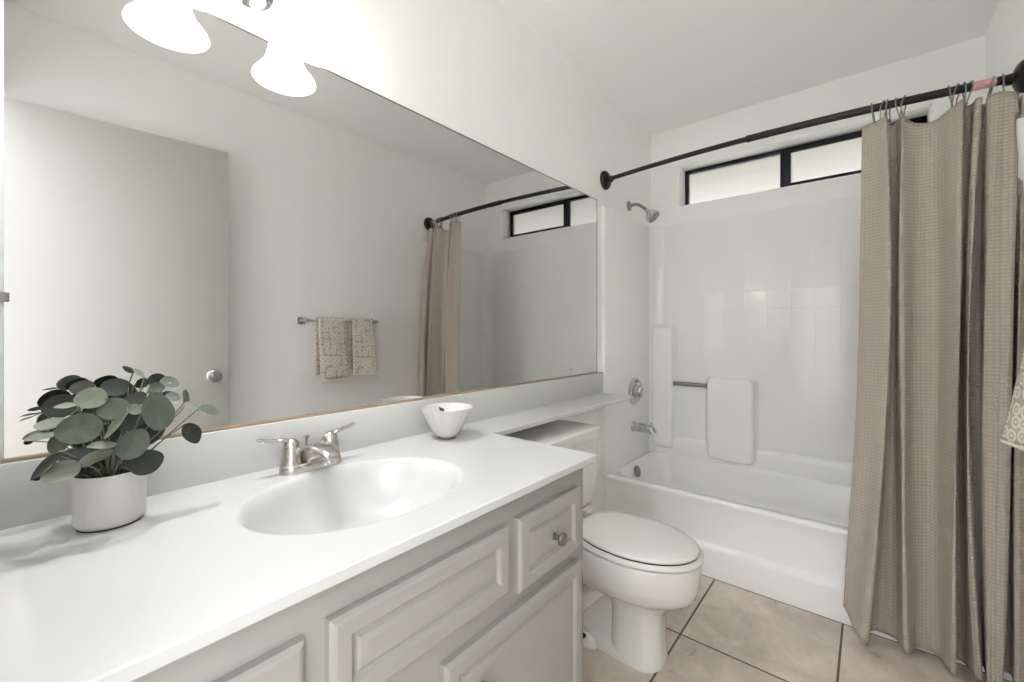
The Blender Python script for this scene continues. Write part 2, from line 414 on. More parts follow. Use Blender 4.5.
# ------------------------------------------------------------------ vanity top with integral sink and backsplash
ZK, TH = .811, .0195
top = thing('countertop', 'white cultured-marble vanity counter with narrow shelf over the toilet', 'countertop', (.5, .85, ZK))
def rounded_poly(pts, radii, n=6):
    out = []; N = len(pts)
    for i in range(N):
        p, a, b = Vector(pts[i]), Vector(pts[i-1]), Vector(pts[(i+1) % N]); r = radii[i]
        if r <= 0: out.append(p); continue
        u, v = (a-p).normalized(), (b-p).normalized()
        c = p + (u+v)*r; s0 = p+u*r-c; e0 = p+v*r-c
        ang = s0.angle_signed(e0)
        for k in range(n+1): out.append(c + Matrix.Rotation(-ang*k/n, 2) @ s0)
    return out
def offset(poly, d):
    N = len(poly); out = []
    for i in range(N):
        p, a, b = poly[i], poly[i-1], poly[(i+1) % N]
        e1, e2 = (p-a).normalized(), (b-p).normalized()
        n1, n2 = Vector((-e1.y, e1.x)), Vector((-e2.y, e2.x)); n = (n1+n2); 
        if n.length < 1e-6: n = n1
        n.normalize(); out.append(p + n*d/max(.3, n.dot(n1)))
    return out
outline = rounded_poly([(-.008, .558), (1.0256, .558), (1.0256, .9354), (2.072, .9354), (2.072, 1.1175), (-.008, 1.1175)], [0, .008, .012, .008, 0, 0])
tb = MB(); bm = tb.bm
rings = [offset(outline, .005), offset(outline, .0015), offset(outline, 0), offset(outline, 0), offset(outline, .003)]
zs = [ZK, ZK-.0015, ZK-.006, ZK-TH+.003, ZK-TH]
secs = [[(p.x, p.y, z) for p in r] for r, z in zip(rings, zs)]
tb.loft(secs, cap0=False, cap1=False)
bm.verts.ensure_lookup_table()
N = len(outline)
outer = bm.verts[:N][:]
SX, SY, SA, SB, NS = .492, .819, .227, .176, 96
basin = [(1.03, 0), (1.015, -.0005), (1.0, -.0018), (.98, -.005), (.955, -.011), (.92, -.024), (.87, -.048), (.78, -.078), (.64, -.104), (.46, -.120), (.26, -.128), (.10, -.131)]
brings = [[(SX + SA*k*math.cos(2*PI*i/NS), SY + SB*k*math.sin(2*PI*i/NS), ZK+z) for i in range(NS)] for k, z in basin]
tops = [bm.verts.new(p) for p in brings[0]]
from mathutils.geometry import delaunay_2d_cdt
allv = outer + tops
co2 = [v.co.xy for v in allv]
eds = [(i, (i+1) % N) for i in range(N)] + [(N+i, N+(i+1) % NS) for i in range(NS)]
_, _, tris, ov_, _, _ = delaunay_2d_cdt(co2, eds, [], 0, 1e-7)
src = [o[0] for o in ov_]
for t in tris:
    vs = [allv[src[i]] for i in t]; cc = sum((v.co for v in vs), Vector())/3
    if ((cc.x-SX)/SA)**2 + ((cc.y-SY)/SB)**2 < 1.04: continue
    if cc.x > 1.0206 and cc.y < .9404 and not (cc.x < 1.0256 and cc.y < .93): continue
    bm.faces.new(vs)
slab = tb.build('slab', M_counter, top, sharp=40)
for p in slab.data.polygons:
    if abs(p.normal.z) > .9999: p.use_smooth = False
sb = MB(); sb.loft(brings, False, True)
sink = sb.build('sink_basin', M_counter, top, sharp=60)
MB().lathe([(0, 0), (.022, 0), (.022, .002), (.018, .0035), (.015, .002), (.004, .003), (0, .003)], (SX, SY, ZK-.1315), (0, 0, 1), 28).build('drain', M_chrome, sink)
MB().box(-.012, .012, -.0022, .0022, -.0012, .0012, .0008, mtx=Matrix.Translation((.366, .6775, ZK-.0052)) @ Matrix.Rotation(-.42, 4, 'Z') @ Matrix.Rotation(-.25, 4, 'X')).build('overflow_slot', M_dark, sink)
MB().box(0, 2.086, 1.0985, 1.1175, ZK-.001, .9190, .003).build('backsplash', M_counter, top)

# ------------------------------------------------------------------ faucet
fc = thing('sink_faucet', 'brushed nickel two-lever faucet behind the sink', 'faucet', (.49, 1.03, ZK))
fb = MB()
def stad(hw, hd, z, n=10):
    r = hd; out = []
    for k in range(n+1): a = -PI/2 + PI*k/n; out.append((.484+hw-r+r*math.cos(a), 1.033+r*math.sin(a), z))
    for k in range(n+1): a = PI/2 + PI*k/n; out.append((.484-hw+r+r*math.cos(a), 1.033+r*math.sin(a), z))
    return out
fb.loft([stad(.073, .027, ZK), stad(.073, .027, ZK+.010), stad(.071, .0255, ZK+.017), stad(.067, .023, ZK+.020)])
fb.build('base_plate', M_nickel, fc)
sp = MB()
def ssec(y, z0, z1, w, n=24):
    zc, h = (z0+z1)/2, (z1-z0)/2
    return [(.484 + w*math.copysign(abs(math.cos(2*PI*k/n))**.75, math.cos(2*PI*k/n)), y, zc + h*math.copysign(abs(math.sin(2*PI*k/n))**.8, math.sin(2*PI*k/n))) for k in range(n)]
SPD = spline([(1.058, .832, .010), (1.052, .842, .020), (1.035, .864, .0265), (1.008, .8755, .0265), (.980, .8775, .0240), (.952, .872, .0215), (.934, .864, .0190), (.926, .857, .0145)], 4)
SPL = spline([(1.058, .824, 0), (1.052, .822, 0), (1.035, .820, 0), (1.008, .826, 0), (.980, .838, 0), (.952, .8455, 0), (.934, .8475, 0), (.926, .849, 0)], 4)
sp.loft([ssec(a.x, b.y, a.y, a.z) for a, b in zip(SPD, SPL)])
spo = sp.build('spout', M_nickel, fc, sharp=50)
MB().lathe([(0, 0), (.0125, 0), (.0135, .003), (.0135, .014), (.012, .018)], (.484, .945, .836), (0, .15, 1), 20).build('aerator', M_chrome, spo)
for sgn in (-1, 1):
    hx = .484+sgn*.0465
    hb = MB(); hb.lathe([(.0235, 0), (.0235, .003), (.022, .006), (.0215, .020), (.0205, .034), (.0175, .047), (.011, .056), (0, .0595)], (hx, 1.035, ZK+.020), (0, 0, 1), 28)
    hd = hb.build('handle', M_nickel, fc, sharp=50)
    lv = MB(); lv.tube(spline([(hx+sgn*.002, 1.034, .872), (hx+sgn*.012, 1.034, .886), (hx+sgn*.032, 1.036, .8895), (hx+sgn*.052, 1.038, .892), (hx+sgn*.066, 1.040, .896), (hx+sgn*.070, 1.040, .8955)], 5),
             [.0105]*4 + [.0095]*5 + [.0075]*6 + [.0072]*5 + [.0078]*4 + [.006, .0035], 14, flat=.55)
    lv.build('lever', M_nickel, hd, sharp=60)
lr = MB(); lr.tube([(.484, 1.060, .826), (.484, 1.062, .876)], .0028, 10)
lr.lathe([(.003, 0), (.0035, .004), (.0075, .009), (.0085, .012), (.005, .014), (0, .0145)], (.484, 1.0618, .870), (0, 0, 1), 18)
lr.build('lift_rod', M_nickel, fc)

# ------------------------------------------------------------------ small bowl on the counter
bw = thing('porcelain_bowl', 'small fluted white bowl on the counter right of the sink', 'bowl', (.885, 1.0, ZK))
fl = lambda u, h: .010*math.cos(2*PI*u*18)*min(1, max(0, (h-.012)/.03))
bo = MB()
bo.lathe([(.024, .006), (.033, .010), (.045, .025), (.058, .048), (.069, .072), (.0765, .091), (.078, .095)], (.885, 1.0, ZK), (0, 0, 1), 108, False, False, fl)
bo.lathe([(.078, .095), (.0765, .0955), (.0745, .093), (.066, .070), (.055, .048), (.042, .028), (.028, .015), (0, .012)], (.885, 1.0, ZK), (0, 0, 1), 108, False, True, lambda u, h: .004*math.cos(2*PI*u*18)*min(1, max(0, (h-.03)/.03)))
bmesh.ops.remove_doubles(bo.bm, verts=bo.bm.verts[:], dist=.0008)
bo.build('body', M_bowl, bw, sharp=60)
MB().lathe([(0, 0), (.028, 0), (.0285, .004), (.026, .009), (0, .0095)], (.885, 1.0, ZK), (0, 0, 1), 36).build('foot_ring', M_foot, bw)
mo = MB()
for (dx, dz, r) in ((0, 0, .0048), (.0045, -.0015, .0044), (.008, -.003, .004), (-.003, .0035, .0034), (.022, 0, .0015)):
    ang = math.radians(66)
    R = .0655 + dz*.4
    c = Vector((.885+math.cos(ang)*R, 1.0+math.sin(ang)*R, ZK+.078+dz)) + Vector((math.sin(ang), -math.cos(ang), 0))*dx
    mo.sphere(c, r, 10, 6, (1, .5, 1.1))
mo.build('painted_motif', M_motif, bw)

# ------------------------------------------------------------------ potted plant
pl = thing('potted_plant', 'eucalyptus-like plant with round dusty green leaves in a white pot on the counter', 'plant', (.124, 1.004, ZK))
pm = MB()
pm.lathe([(.0, .002), (.042, .002), (.0455, .005), (.047, .010), (.047, .088), (.0462, .0895), (.0445, .088), (.044, .075), (0, .075)], (.124, 1.004, ZK), (0, 0, 1), 56)
pot = pm.build('pot', M_pot, pl)
MB().lathe([(0, 0), (.043, 0), (.0425, .0022), (0, .0024)], (.124, 1.004, ZK), (0, 0, 1), 48).build('foot_pad', M_dark, pot)
MB().lathe([(0, .07), (.0435, .07), (.042, .082), (.02, .086), (0, .087)], (.124, 1.004, ZK), (0, 0, 1), 32).build('soil', M_soil, pl)
fo = MB(); fuv = fo.bm.loops.layers.uv.new('UVMap'); stm = MB()
def leaf(c, nrm, up, rx, ry, mi, cup=.12):
    c = Vector(c); nrm = Vector(nrm).normalized(); up = Vector(up); up = (up - nrm*up.dot(nrm)).normalized(); side = up.cross(nrm)
    n = 18; rings = []
    for k in (0.02, .35, .7, 1.0):
        row = []
        for i in range(n):
            a = 2*PI*i/n
            x, y = math.cos(a)*k, math.sin(a)*k
            tip = 1 + .10*max(0, math.sin(a))**6 - .04*max(0, -math.sin(a))**4
            w = .10*math.sin(3*a+c.x*300)*k*k + .05*math.sin(5*a+c.z*500)*k*k
            p = c + side*x*rx + up*y*ry*tip + nrm*((cup*(x*x) - .06*abs(x)*0 + .10*y*y*(.5) + w*.35)*rx)
            v = fo.bm.verts.new(p); row.append((v, (x, y)))
        rings.append(row)
    def face(vs):
        f = fo.bm.faces.new([v for v, _ in vs]); f.material_index = mi
        for lp, (_, uv) in zip(f.loops, vs): lp[fuv].uv = uv
    for a, b in zip(rings, rings[1:]):
        for i in range(n): face((a[i], a[(i+1) % n], b[(i+1) % n], b[i]))
    face(rings[0])
    return c - up*ry*.95
# (centre, facing, axis, half-width, half-length, tone) of the leaves
LEAVES = [((0.0813, 0.935, 0.9884), (-0.12, -0.91, 0.39), (-0.98, 0.06, -0.17), 0.0241, 0.0262, 0),
  ((0.0958, 0.955, 1.032), (-0.13, -0.9, 0.41), (-0.99, 0.08, -0.14), 0.0177, 0.0193, 2),
  ((0.0688, 1.06, 1.011), (-0.1, -0.93, 0.35), (-0.98, 0.04, -0.17), 0.0204, 0.0222, 1),
  ((0.0964, 1.075, 1.0383), (-0.19, -0.75, 0.63), (-0.98, 0.07, -0.21), 0.0151, 0.0164, 1),
  ((0.138, 1.065, 1.0356), (-0.09, -0.9, 0.43), (-0.99, 0.14, 0.09), 0.0177, 0.0192, 1),
  ((0.1193, 0.945, 1.0129), (-0.14, -0.92, 0.37), (0.99, -0.11, 0.09), 0.0184, 0.02, 0),
  ((0.1747, 0.94, 0.9991), (0.56, -0.8, 0.22), (-0.14, 0.17, 0.97), 0.0303, 0.0329, 0),
  ((0.1394, 0.915, 0.9551), (-0.49, -0.78, 0.38), (0.52, 0.09, 0.85), 0.0228, 0.0248, 0),
  ((0.1623, 0.955, 0.9132), (-0.23, -0.87, 0.44), (0.94, -0.08, 0.33), 0.0215, 0.0233, 1),
  ((0.1709, 0.985, 0.9656), (-0.56, -0.73, 0.39), (0.52, 0.06, 0.85), 0.0292, 0.0317, 1),
  ((0.0611, 0.925, 0.9285), (-0.25, -0.63, 0.74), (-0.94, -0.01, -0.33), 0.0196, 0.0213, 2),
  ((0.0483, 0.95, 0.9371), (-0.71, -0.14, 0.69), (-0.68, -0.12, -0.73), 0.0217, 0.0236, 1),
  ((0.0988, 0.93, 0.9411), (-0.36, -0.28, 0.89), (-0.93, 0.02, -0.37), 0.0194, 0.0211, 2),
  ((0.1043, 0.92, 0.9599), (0.06, -0.22, 0.97), (-0.99, 0.13, 0.09), 0.0154, 0.0168, 2),
  ((0.1232, 0.93, 0.9886), (-0.81, -0.01, 0.59), (0.59, 0.05, 0.81), 0.0245, 0.0267, 2),
  ((0.0402, 1.01, 0.977), (-0.36, -0.16, 0.92), (-0.93, -0.02, -0.37), 0.0151, 0.0164, 0),
  ((0.0543, 1, 0.9904), (-0.1, -0.38, 0.92), (-1, 0.04, -0.09), 0.0168, 0.0182, 2),
  ((0.0582, 0.96, 0.9665), (-0.78, -0.51, 0.37), (0.35, 0.14, 0.92), 0.015, 0.0163, 0),
  ((0.1942, 1.05, 1.0306), (-0.17, -0.91, 0.37), (0.98, -0.18, 0), 0.0109, 0.0119, 0),
  ((0.2159, 1.06, 1.0383), (0.11, -0.77, 0.63), (0.88, -0.22, -0.42), 0.0137, 0.0149, 0),
  ((0.2033, 0.975, 1.0189), (0.04, -0.77, 0.64), (0.91, -0.23, -0.34), 0.0104, 0.0113, 0),
  ((0.2243, 0.985, 1.0137), (0.81, -0.58, 0.13), (-0.06, 0.14, 0.99), 0.0133, 0.0145, 0),
  ((0.2292, 0.97, 0.9984), (0.31, -0.62, 0.72), (0.78, -0.27, -0.57), 0.0122, 0.0133, 2),
  ((0.1698, 1.06, 1.0596), (0.59, -0.44, 0.68), (-0.69, 0.16, 0.71), 0.0105, 0.0114, 2),
  ((0.2554, 0.96, 0.9899), (0.23, -0.58, 0.78), (0.84, -0.29, -0.46), 0.0143, 0.0155, 0),
  ((0.2261, 0.955, 0.9526), (0.45, -0.79, 0.42), (0.37, -0.26, -0.89), 0.0187, 0.0203, 1),
  ((0.0675, 0.96, 1.0223), (-0.07, -0.23, 0.97), (-1, 0.06, -0.05), 0.0115, 0.0125, 2),
  ((0.1529, 0.995, 1.0155), (-0.53, -0.6, 0.6), (0.77, -0.04, 0.64), 0.0173, 0.0188, 1),
  ((0.0793, 0.975, 0.9401), (-0.17, -0.57, 0.81), (-0.98, 0.05, -0.17), 0.0168, 0.0182, 1),
  ((0.1456, 0.94, 1.0087), (0.04, -0.9, 0.42), (-0.85, 0.2, 0.5), 0.0094, 0.0103, 2),
  ((0.1124, 0.985, 0.9622), (-0.22, -0.9, 0.38), (0.87, -0.01, 0.49), 0.0199, 0.0216, 1),
  ((0.1442, 0.98, 0.9848), (-0.13, -0.91, 0.39), (0.99, -0.15, 0), 0.0172, 0.0187, 1),
  ((0.1052, 0.99, 0.9978), (-0.1, -0.92, 0.38), (-0.99, 0.11, -0), 0.0178, 0.0193, 1),
  ((0.1366, 0.985, 0.9189), (0.01, -0.84, 0.54), (0.92, -0.2, -0.33), 0.0194, 0.0211, 1),
  ((0.0894, 0.985, 0.9192), (-0.08, -0.89, 0.45), (-1, 0.09, -0), 0.0151, 0.0164, 1),
  ((0.038, 0.955, 0.9207), (-0.12, -0.89, 0.44), (-0.94, -0.04, -0.33), 0.0055, 0.006, 1),
  ((0.0428, 0.975, 0.977), (-0.14, -0.22, 0.97), (-0.99, 0.02, -0.14), 0.0154, 0.0168, 2)]
base = Vector((.124, 1.004, .885))
for c, nr, up, rx, ry, mi in LEAVES:
    e = leaf(c, nr, up, rx, ry, mi)
    h = Vector((base.x+(e.x-base.x)*.25, base.y+(e.y-base.y)*.25, base.z+.02))
    stm.tube(spline([base + Vector(((e.x-base.x)*.12, (e.y-base.y)*.12, -.006)), h.lerp(e, .4), e], 5), .0011, 6)
for i in range(16):                                   # leaves on the far side of the plant
    a = random.uniform(0, PI); r = random.uniform(.015, .045); z = random.uniform(.905, .945)
    c = Vector((.124+math.cos(a)*r, min(1.06, 1.004+math.sin(a)*r), z))
    leaf(c, (math.cos(a), math.sin(a)*.8-.2, .5), (random.uniform(-.4, .4), 0, 1), .019, .021, random.choice((0, 1, 1)))
fo.build('foliage', M_leaf, pl, sharp=80, normals=False)
stm.build('stems', M_stem, pl)

# ------------------------------------------------------------------ vanity light
vl = thing('vanity_light', 'two-globe chrome vanity light with frosted bell shades over the mirror', 'light', (.37, 1.118, 1.95))
MB().lathe([(0, 0), (.062, 0), (.062, .006), (.055, .014), (.030, .022), (.016, .030), (0, .032)], (.37, 1.118, 1.955), (0, -1, 0), 40).build('wall_plate', M_chrome, vl)
for sx in (.245, .495):
    d = sx-.37
    MB().tube(spline([(.37, 1.092, 1.955), (.37+d*.35, 1.06, 1.94), (.37+d*.75, 1.022, 1.975), (sx, 1.010, 1.985), (sx, 1.010, 1.955)], 6), .0065, 12).build('arm', M_chrome, vl)
    MB().lathe([(0, .03), (.012, .03), (.022, .022), (.031, .008), (.031, 0), (0, 0)], (sx, 1.010, 1.936), (0, 0, 1), 28).build('shade_holder', M_chrome, vl)
    sh = MB()
    po = [(.028, 1.938), (.034, 1.925), (.038, 1.905), (.041, 1.885), (.046, 1.866), (.055, 1.848), (.066, 1.834), (.0745, 1.823), (.0775, 1.815)]
    sh.lathe([(r, z) for r, z in po] + [(.076, 1.8135)] + [(r-.003, z+.001) for r, z in po[::-1]], (sx, 1.010, 0), (0, 0, 1), 48, False, False)
    so = sh.build('lamp_shade', M_shade, vl, sharp=80)
    bl = MB(); bl.lathe([(.013, .078), (.014, .060), (.021, .046), (.029, .030), (.0305, .018), (.027, .008), (.016, .001), (0, -.001)], (sx, 1.010, 1.845), (0, 0, 1), 24)
    bl.build('bulb', M_bulb, so, sharp=80)

# ------------------------------------------------------------------ toilet
tl = thing('toilet', 'white toilet with closed lid between the vanity and the bathtub', 'toilet', (1.43, .75, 0))
TX, KX = 1.458, 1.440
def egg(hw, yf, yb, z, n=44, hb=.70, wide=.52):
    """plan outline: elliptical front towards -y, straighter tapering back; hb = back half-width / hw"""
    out = []; ym = yf + (yb-yf)*wide
    for i in range(n):
        a = 2*PI*i/n; ca, sa = math.cos(a), math.sin(a)
        if sa < 0: x = hw*ca; y = ym + (ym-yf)*sa
        else:
            k = sa**(1/1.7); t = k; w = hw*(1-(1-hb)*t*t); x = w*math.copysign(abs(ca)**(1/2.6), ca); y = ym + (yb-ym)*k
        out.append((TX+x, y, z))
    return out
def ped(hw, yf, yb, z): return rr(TX-hw, TX+hw, yf, yb, z, min(hw*.8, .066), 10)
def rr(x0, x1, y0, y1, z, r, n=6):
    out = []
    for cx, cy, a0 in ((x1-r, y0+r, -PI/2), (x1-r, y1-r, 0), (x0+r, y1-r, PI/2), (x0+r, y0+r, PI)):
        for k in range(n+1): a = a0 + PI/2*k/n; out.append((cx+r*math.cos(a), cy+r*math.sin(a), z))
    return out
tbm = MB()
tbm.loft([egg(.080, .545, .98, .0, hb=.95, wide=.3), egg(.080, .545, .98, .022, hb=.95, wide=.3), egg(.050, .56, .975, .034, hb=.9, wide=.3), egg(.046, .56, .97, .10, hb=.9, wide=.3), egg(.048, .56, .965, .165, hb=.9, wide=.3), egg(.060, .545, .955, .192, hb=.92, wide=.34),
          egg(.095, .50, .945, .215, hb=.9, wide=.42), egg(.124, .462, .93, .237, hb=.85, wide=.48), egg(.149, .437, .915, .262, hb=.8), egg(.162, .427, .905, .295, hb=.78), egg(.167, .423, .90, .34, hb=.76), egg(.168, .422, .90, .368, hb=.76), egg(.166, .424, .90, .376, hb=.76), egg(.156, .434, .89, .379, hb=.76)])
tbm.loft([ped(.082, .538, .73, 0), ped(.082, .537, .73, .014), ped(.076, .539, .725, .03), ped(.0745, .543, .72, .10), ped(.075, .541, .72, .165), ped(.080, .528, .73, .195), ped(.090, .505, .74, .222)])
bowl = tbm.build('bowl', M_porc, tl, sharp=60)
# deck that carries the tank, and the trapway bulge at the sides
dk = MB(); dk.box(KX-.125, KX+.125, .86, 1.09, .315, .386, .018, 3); dk.build('tank_deck', M_porc, bowl)
for sgn in (-1, 1):
    tw = MB(); tw.tube(spline([(TX+sgn*.060, .69, .235), (TX+sgn*.062, .74, .225), (TX+sgn*.064, .80, .165), (TX+sgn*.064, .86, .10), (TX+sgn*.062, .93, .045)], 5), [.03]*6+[.034]*15, 14); tw.build('trapway', M_porc, bowl, sharp=70)
    MB().sphere((TX+sgn*.078, .80, .0), .026, 16, 10, (1, 1.8, 1.5)).build('bolt_lug', M_porc, bowl)
    MB().lathe([(0, 0), (.0085, 0), (.0085, .006), (.006, .011), (0, .0135)], (TX+sgn*.092, .80, .031), (sgn*.75, 0, .66), 16).build('floor_bolt', M_dark, bowl)
st = MB(); st.loft([egg(.167, .421, .86, .381, hb=.74), egg(.172, .415, .865, .386, hb=.74), egg(.173, .414, .865, .393, hb=.74), egg(.168, .419, .862, .3985, hb=.74)]); st.build('seat', M_seat, tl, sharp=60)
ld = MB(); ld.loft([egg(.157, .431, .846, .4032, hb=.72), egg(.160, .428, .848, .406, hb=.72), egg(.1595, .4285, .848, .413, hb=.72), egg(.152, .436, .843, .4185, hb=.72), egg(.12, .47, .82, .4215, hb=.72), egg(.05, .58, .74, .423, hb=.72)]); ld.build('lid', M_seat, tl, sharp=60)
MB().loft([egg(.1565, .4315, .843, .397, hb=.72), egg(.1565, .4315, .843, .405, hb=.72)]).build('lid_gap_shade', M_dark, tl)  # dark slab painting in the shadow gap between lid and seat
for sgn in (-1, 1): MB().box(TX+sgn*.075-.02, TX+sgn*.075+.02, .866, .892, .384, .418, .006, 3).build('seat_hinge', M_seat, tl)
tk = MB()
def tks(w, yf, z): return rr(KX-w, KX+w, yf, 1.098, z, .035)
tk.loft([tks(.165, .945, .386), tks(.188, .925, .392), tks(.203, .912, .405), tks(.211, .905, .43), tks(.214, .897, .52), tks(.217, .89, .69)])
tank = tk.build('tank', M_porc, tl, sharp=50)
tkl = MB(); tkl.loft([rr(KX-.216, KX+.216, .884, 1.1, .688, .03), rr(KX-.222, KX+.222, .877, 1.1, .693, .032), rr(KX-.222, KX+.222, .877, 1.1, .722, .032), rr(KX-.219, KX+.219, .88, 1.1, .732, .03), rr(KX-.208, KX+.208, .891, 1.09, .736, .025)])
tkl.build('tank_lid', M_porc, tl, sharp=50)
fh = MB(); fh.lathe([(0, 0), (.016, 0), (.016, .006), (.008, .010), (.007, .018), (0, .019)], (KX-.15, .896, .645), (0, -1, 0), 18); fh.tube([(KX-.15, .880, .645), (KX-.11, .878, .642), (KX-.075, .878, .636)], [.006, .0055, .006], 10); fh.build('flush_lever', M_chrome, tank)

# ------------------------------------------------------------------ bathtub
bt = thing('bathtub', 'white built-in bathtub with stepped apron beneath the high window', 'bathtub', (2.45, .36, 0))
TY0, TY1, TZ = YR+.001, YM-.001, .361
ap = MB()
prof = [(2.112, 0), (2.112, .118), (2.114, .132), (2.121, .142), (2.130, .147), (2.133, .155), (2.128, .30), (2.122, .334), (2.117, .345), (2.117, .352), (2.121, .358), (2.128, TZ)]
ap.loft([[(x, y, z) for x, z in prof] for y in (TY0, TY1)], False, False, closed=False)
# rim and basin, as one flowing surface
def basin_ring(k0, x0, x1, y0, y1, z, r): return rr(x0, x1, y0, y1, z, r, 8)
ap.loft([rr(2.128, 2.766, TY0, 1.098, TZ, .002, 8), rr(2.160, 2.752, TY0+.03, 1.092, TZ, .10, 8), rr(2.168, 2.747, TY0+.04, 1.088, TZ-.006, .10, 8), rr(2.173, 2.742, TY0+.048, 1.083, TZ-.02, .10, 8),
         rr(2.195, 2.728, TY0+.12, 1.045, .2, .11, 8), rr(2.22, 2.69, TY0+.2, 1.01, .09, .12, 8), rr(2.27, 2.64, TY0+.26, .97, .06, .12, 8)], False, True)
bmesh.ops.remove_doubles(ap.bm, verts=ap.bm.verts[:], dist=1e-5)
ap.build('shell', M_fiber, bt, sharp=50)
ov = MB(); ov.lathe([(0, 0), (.034, 0), (.034, .004), (.028, .009), (.014, .011), (0, .011)], (2.445, 1.067, .303), (0, -1, .22), 28); ov.box(2.441, 2.449, 1.051, 1.060, .283, .303, .002)
ov.build('overflow_plate', M_steel, bt)

# ------------------------------------------------------------------ shower surround panels
sr = thing('shower_surround', 'glossy white moulded shower surround with faint tile pattern around the bathtub', 'shower wall', (2.45, .36, .36))
ZS = 1.818
sl = MB(); sl.box(2.092, 2.776, 1.098, YM-.0005, TZ, ZS, .004); sl.box(2.090, 2.098, 1.095, YM-.0005, .352, ZS+.002, .005, 3)
sl.build('side_panel', M_fiber, sr)
s2 = MB(); s2.box(2.092, 2.776, YR+.0005, YR+.02, TZ, ZS, .004); s2.box(2.086, 2.112, YR+.0005, YR+.032, .352, ZS+.002, .005, 3); s2.build('side_panel', M_fiber, sr)
sbk = MB(); sbk.box(2.766, XB-.0005, YR+.001, YM-.001, TZ, ZS, .003); back = sbk.build('back_panel', M_fibtile, sr)
# coved corners
for cy, sgn in ((1.098, -1), (YR+.02, 1)):
    cv = MB(); R = .07; row = []
    pts = []
    for k in range(9):
        a = PI/2*k/8; pts.append((2.766-R+R*math.sin(a), cy + sgn*(R - R*math.cos(a))))
    poly = pts + [(2.775, cy - sgn*.008), (2.766-R, cy - sgn*.008)]
    cv.loft([[(x, y, z) for x, y in poly] for z in (TZ+.002, ZS-.003)]); cv.build('corner_cove', M_fiber, sr)
# corner pillar, low block and ledge moulded in the back panel
def boss(y0, y1, z0, z1, name):
    m = MB(); secs = []
    for x, d, r in ((2.772, .030, .05), (2.762, .016, .045), (2.748, .006, .04), (2.732, .0, .035), (2.722, -.004, .03), (2.717, -.012, .025), (2.716, -.022, .02)):
        secs.append([(x, p[0], p[1]) for p in rr(y0-d, y1+d, z0-d, z1+d, 0, r, 6)])
    m.loft(secs); return m.build(name, M_fiber, sr, sharp=60)
boss(.958, 1.086, .40, 1.172, 'corner_pillar')
boss(.503, .752, .38, .862, 'soap_block')
lg = MB()
lp = [(2.775, .478), (2.764, .472), (2.757, .463), (2.7525, .45), (2.7505, .43), (2.7505, .362), (2.775, .362)]
lg.loft([[(x, y, z) for x, z in lp] for y in (YR+.02, 1.098)]); lg.build('ledge', M_fiber, sr, sharp=60)

gb = tag(MB().tube([(2.742, .9515, .811), (2.742, .7585, .811)], .0125, 16).build('grab_bar', M_steel), 'short dull metal bar across the shower surround recess', 'grab bar')
for y in (.9495, .7605): MB().lathe([(0, 0), (.0155, 0), (.0155, .004), (.013, .005), (0, .005)], (2.742, y+(.004 if y > .8 else -.004), .811), (0, -1 if y > .8 else 1, 0), 18).build('end_cap', M_steel, gb)

# ------------------------------------------------------------------ shower fittings
sv = thing('shower_valve', 'round chrome shower valve on the surround above the tub spout', 'shower valve', (2.475, 1.098, .777))
MB().lathe([(0, 0), (.086, 0), (.086, .003), (.080, .008), (.055, .013), (.040, .015), (0, .015)], (2.475, 1.0975, .777), (0, -1, 0), 48, flute=lambda u, h: .05*math.cos(2*PI*u*2)).build('escutcheon', M_chrome, sv)
vk = MB(); vk.lathe([(0, 0), (.038, 0), (.036, .012), (.033, .015), (.034, .018), (.037, .028), (.034, .036), (.020, .041), (0, .042)], (2.475, 1.084, .777), (0, -1, 0), 24, flute=lambda u, h: .06*math.cos(2*PI*u*8) if h > .02 else 0)
vk.build('handle', M_chrome, sv)
MB().box(2.462, 2.488, 1.076, 1.086, .827, .848, .004).build('temperature_mark', M_steel, sv)

ts = thing('tub_spout', 'chrome tub spout with diverter pin under the shower valve', 'spout', (2.455, 1.098, .565))
tp = MB(); tp.lathe([(0, 0), (.031, 0), (.031, .005), (.026, .01), (0, .01)], (2.455, 1.0975, .566), (0, -1, 0), 24)
tp.tube(spline([(2.455, 1.095, .566), (2.455, 1.05, .566), (2.455, 1.005, .564), (2.455, .982, .558), (2.455, .974, .542)], 5), [.0275]*6+[.0265]*5+[.0255]*5+[.023]*5, 20)
tso = tp.build('body', M_chrome, ts, sharp=50)
MB().lathe([(.004, 0), (.004, .014), (.008, .018), (.008, .024), (0, .026)], (2.455, .986, .578), (0, 0, 1), 14).build('diverter_pin', M_chrome, ts)

sh = thing('showerhead', 'chrome shower head on a bent arm above the surround', 'shower head', (2.44, 1.118, 1.895))
MB().lathe([(0, 0), (.030, 0), (.029, .005), (.018, .010), (.011, .013), (0, .013)], (2.44, 1.118, 1.895), (0, -1, 0), 28).build('wall_flange', M_steel, sh)
MB().tube(spline([(2.44, 1.117, 1.895), (2.44, 1.07, 1.896), (2.44, 1.035, 1.876), (2.44, 1.004, 1.848)], 6), .0095, 14).build('arm', M_steel, sh)
hd = MB(); hd.lathe([(.010, 0), (.013, .004), (.013, .016), (.020, .020), (.034, .036), (.041, .050), (.042, .064), (.038, .070), (0, .071)], (2.44, 1.008, 1.852), (.05, -.60, -.72), 28)
hdo = hd.build('head', M_chrome, sh)
axv = Vector((.05, -.60, -.72)).normalized(); fc0 = Vector((2.44, 1.008, 1.852)) + axv*.0705
MB().lathe([(0, 0), (.034, 0), (.033, .0025), (0, .003)], fc0, axv, 24).build('spray_face', M_steel, hdo)

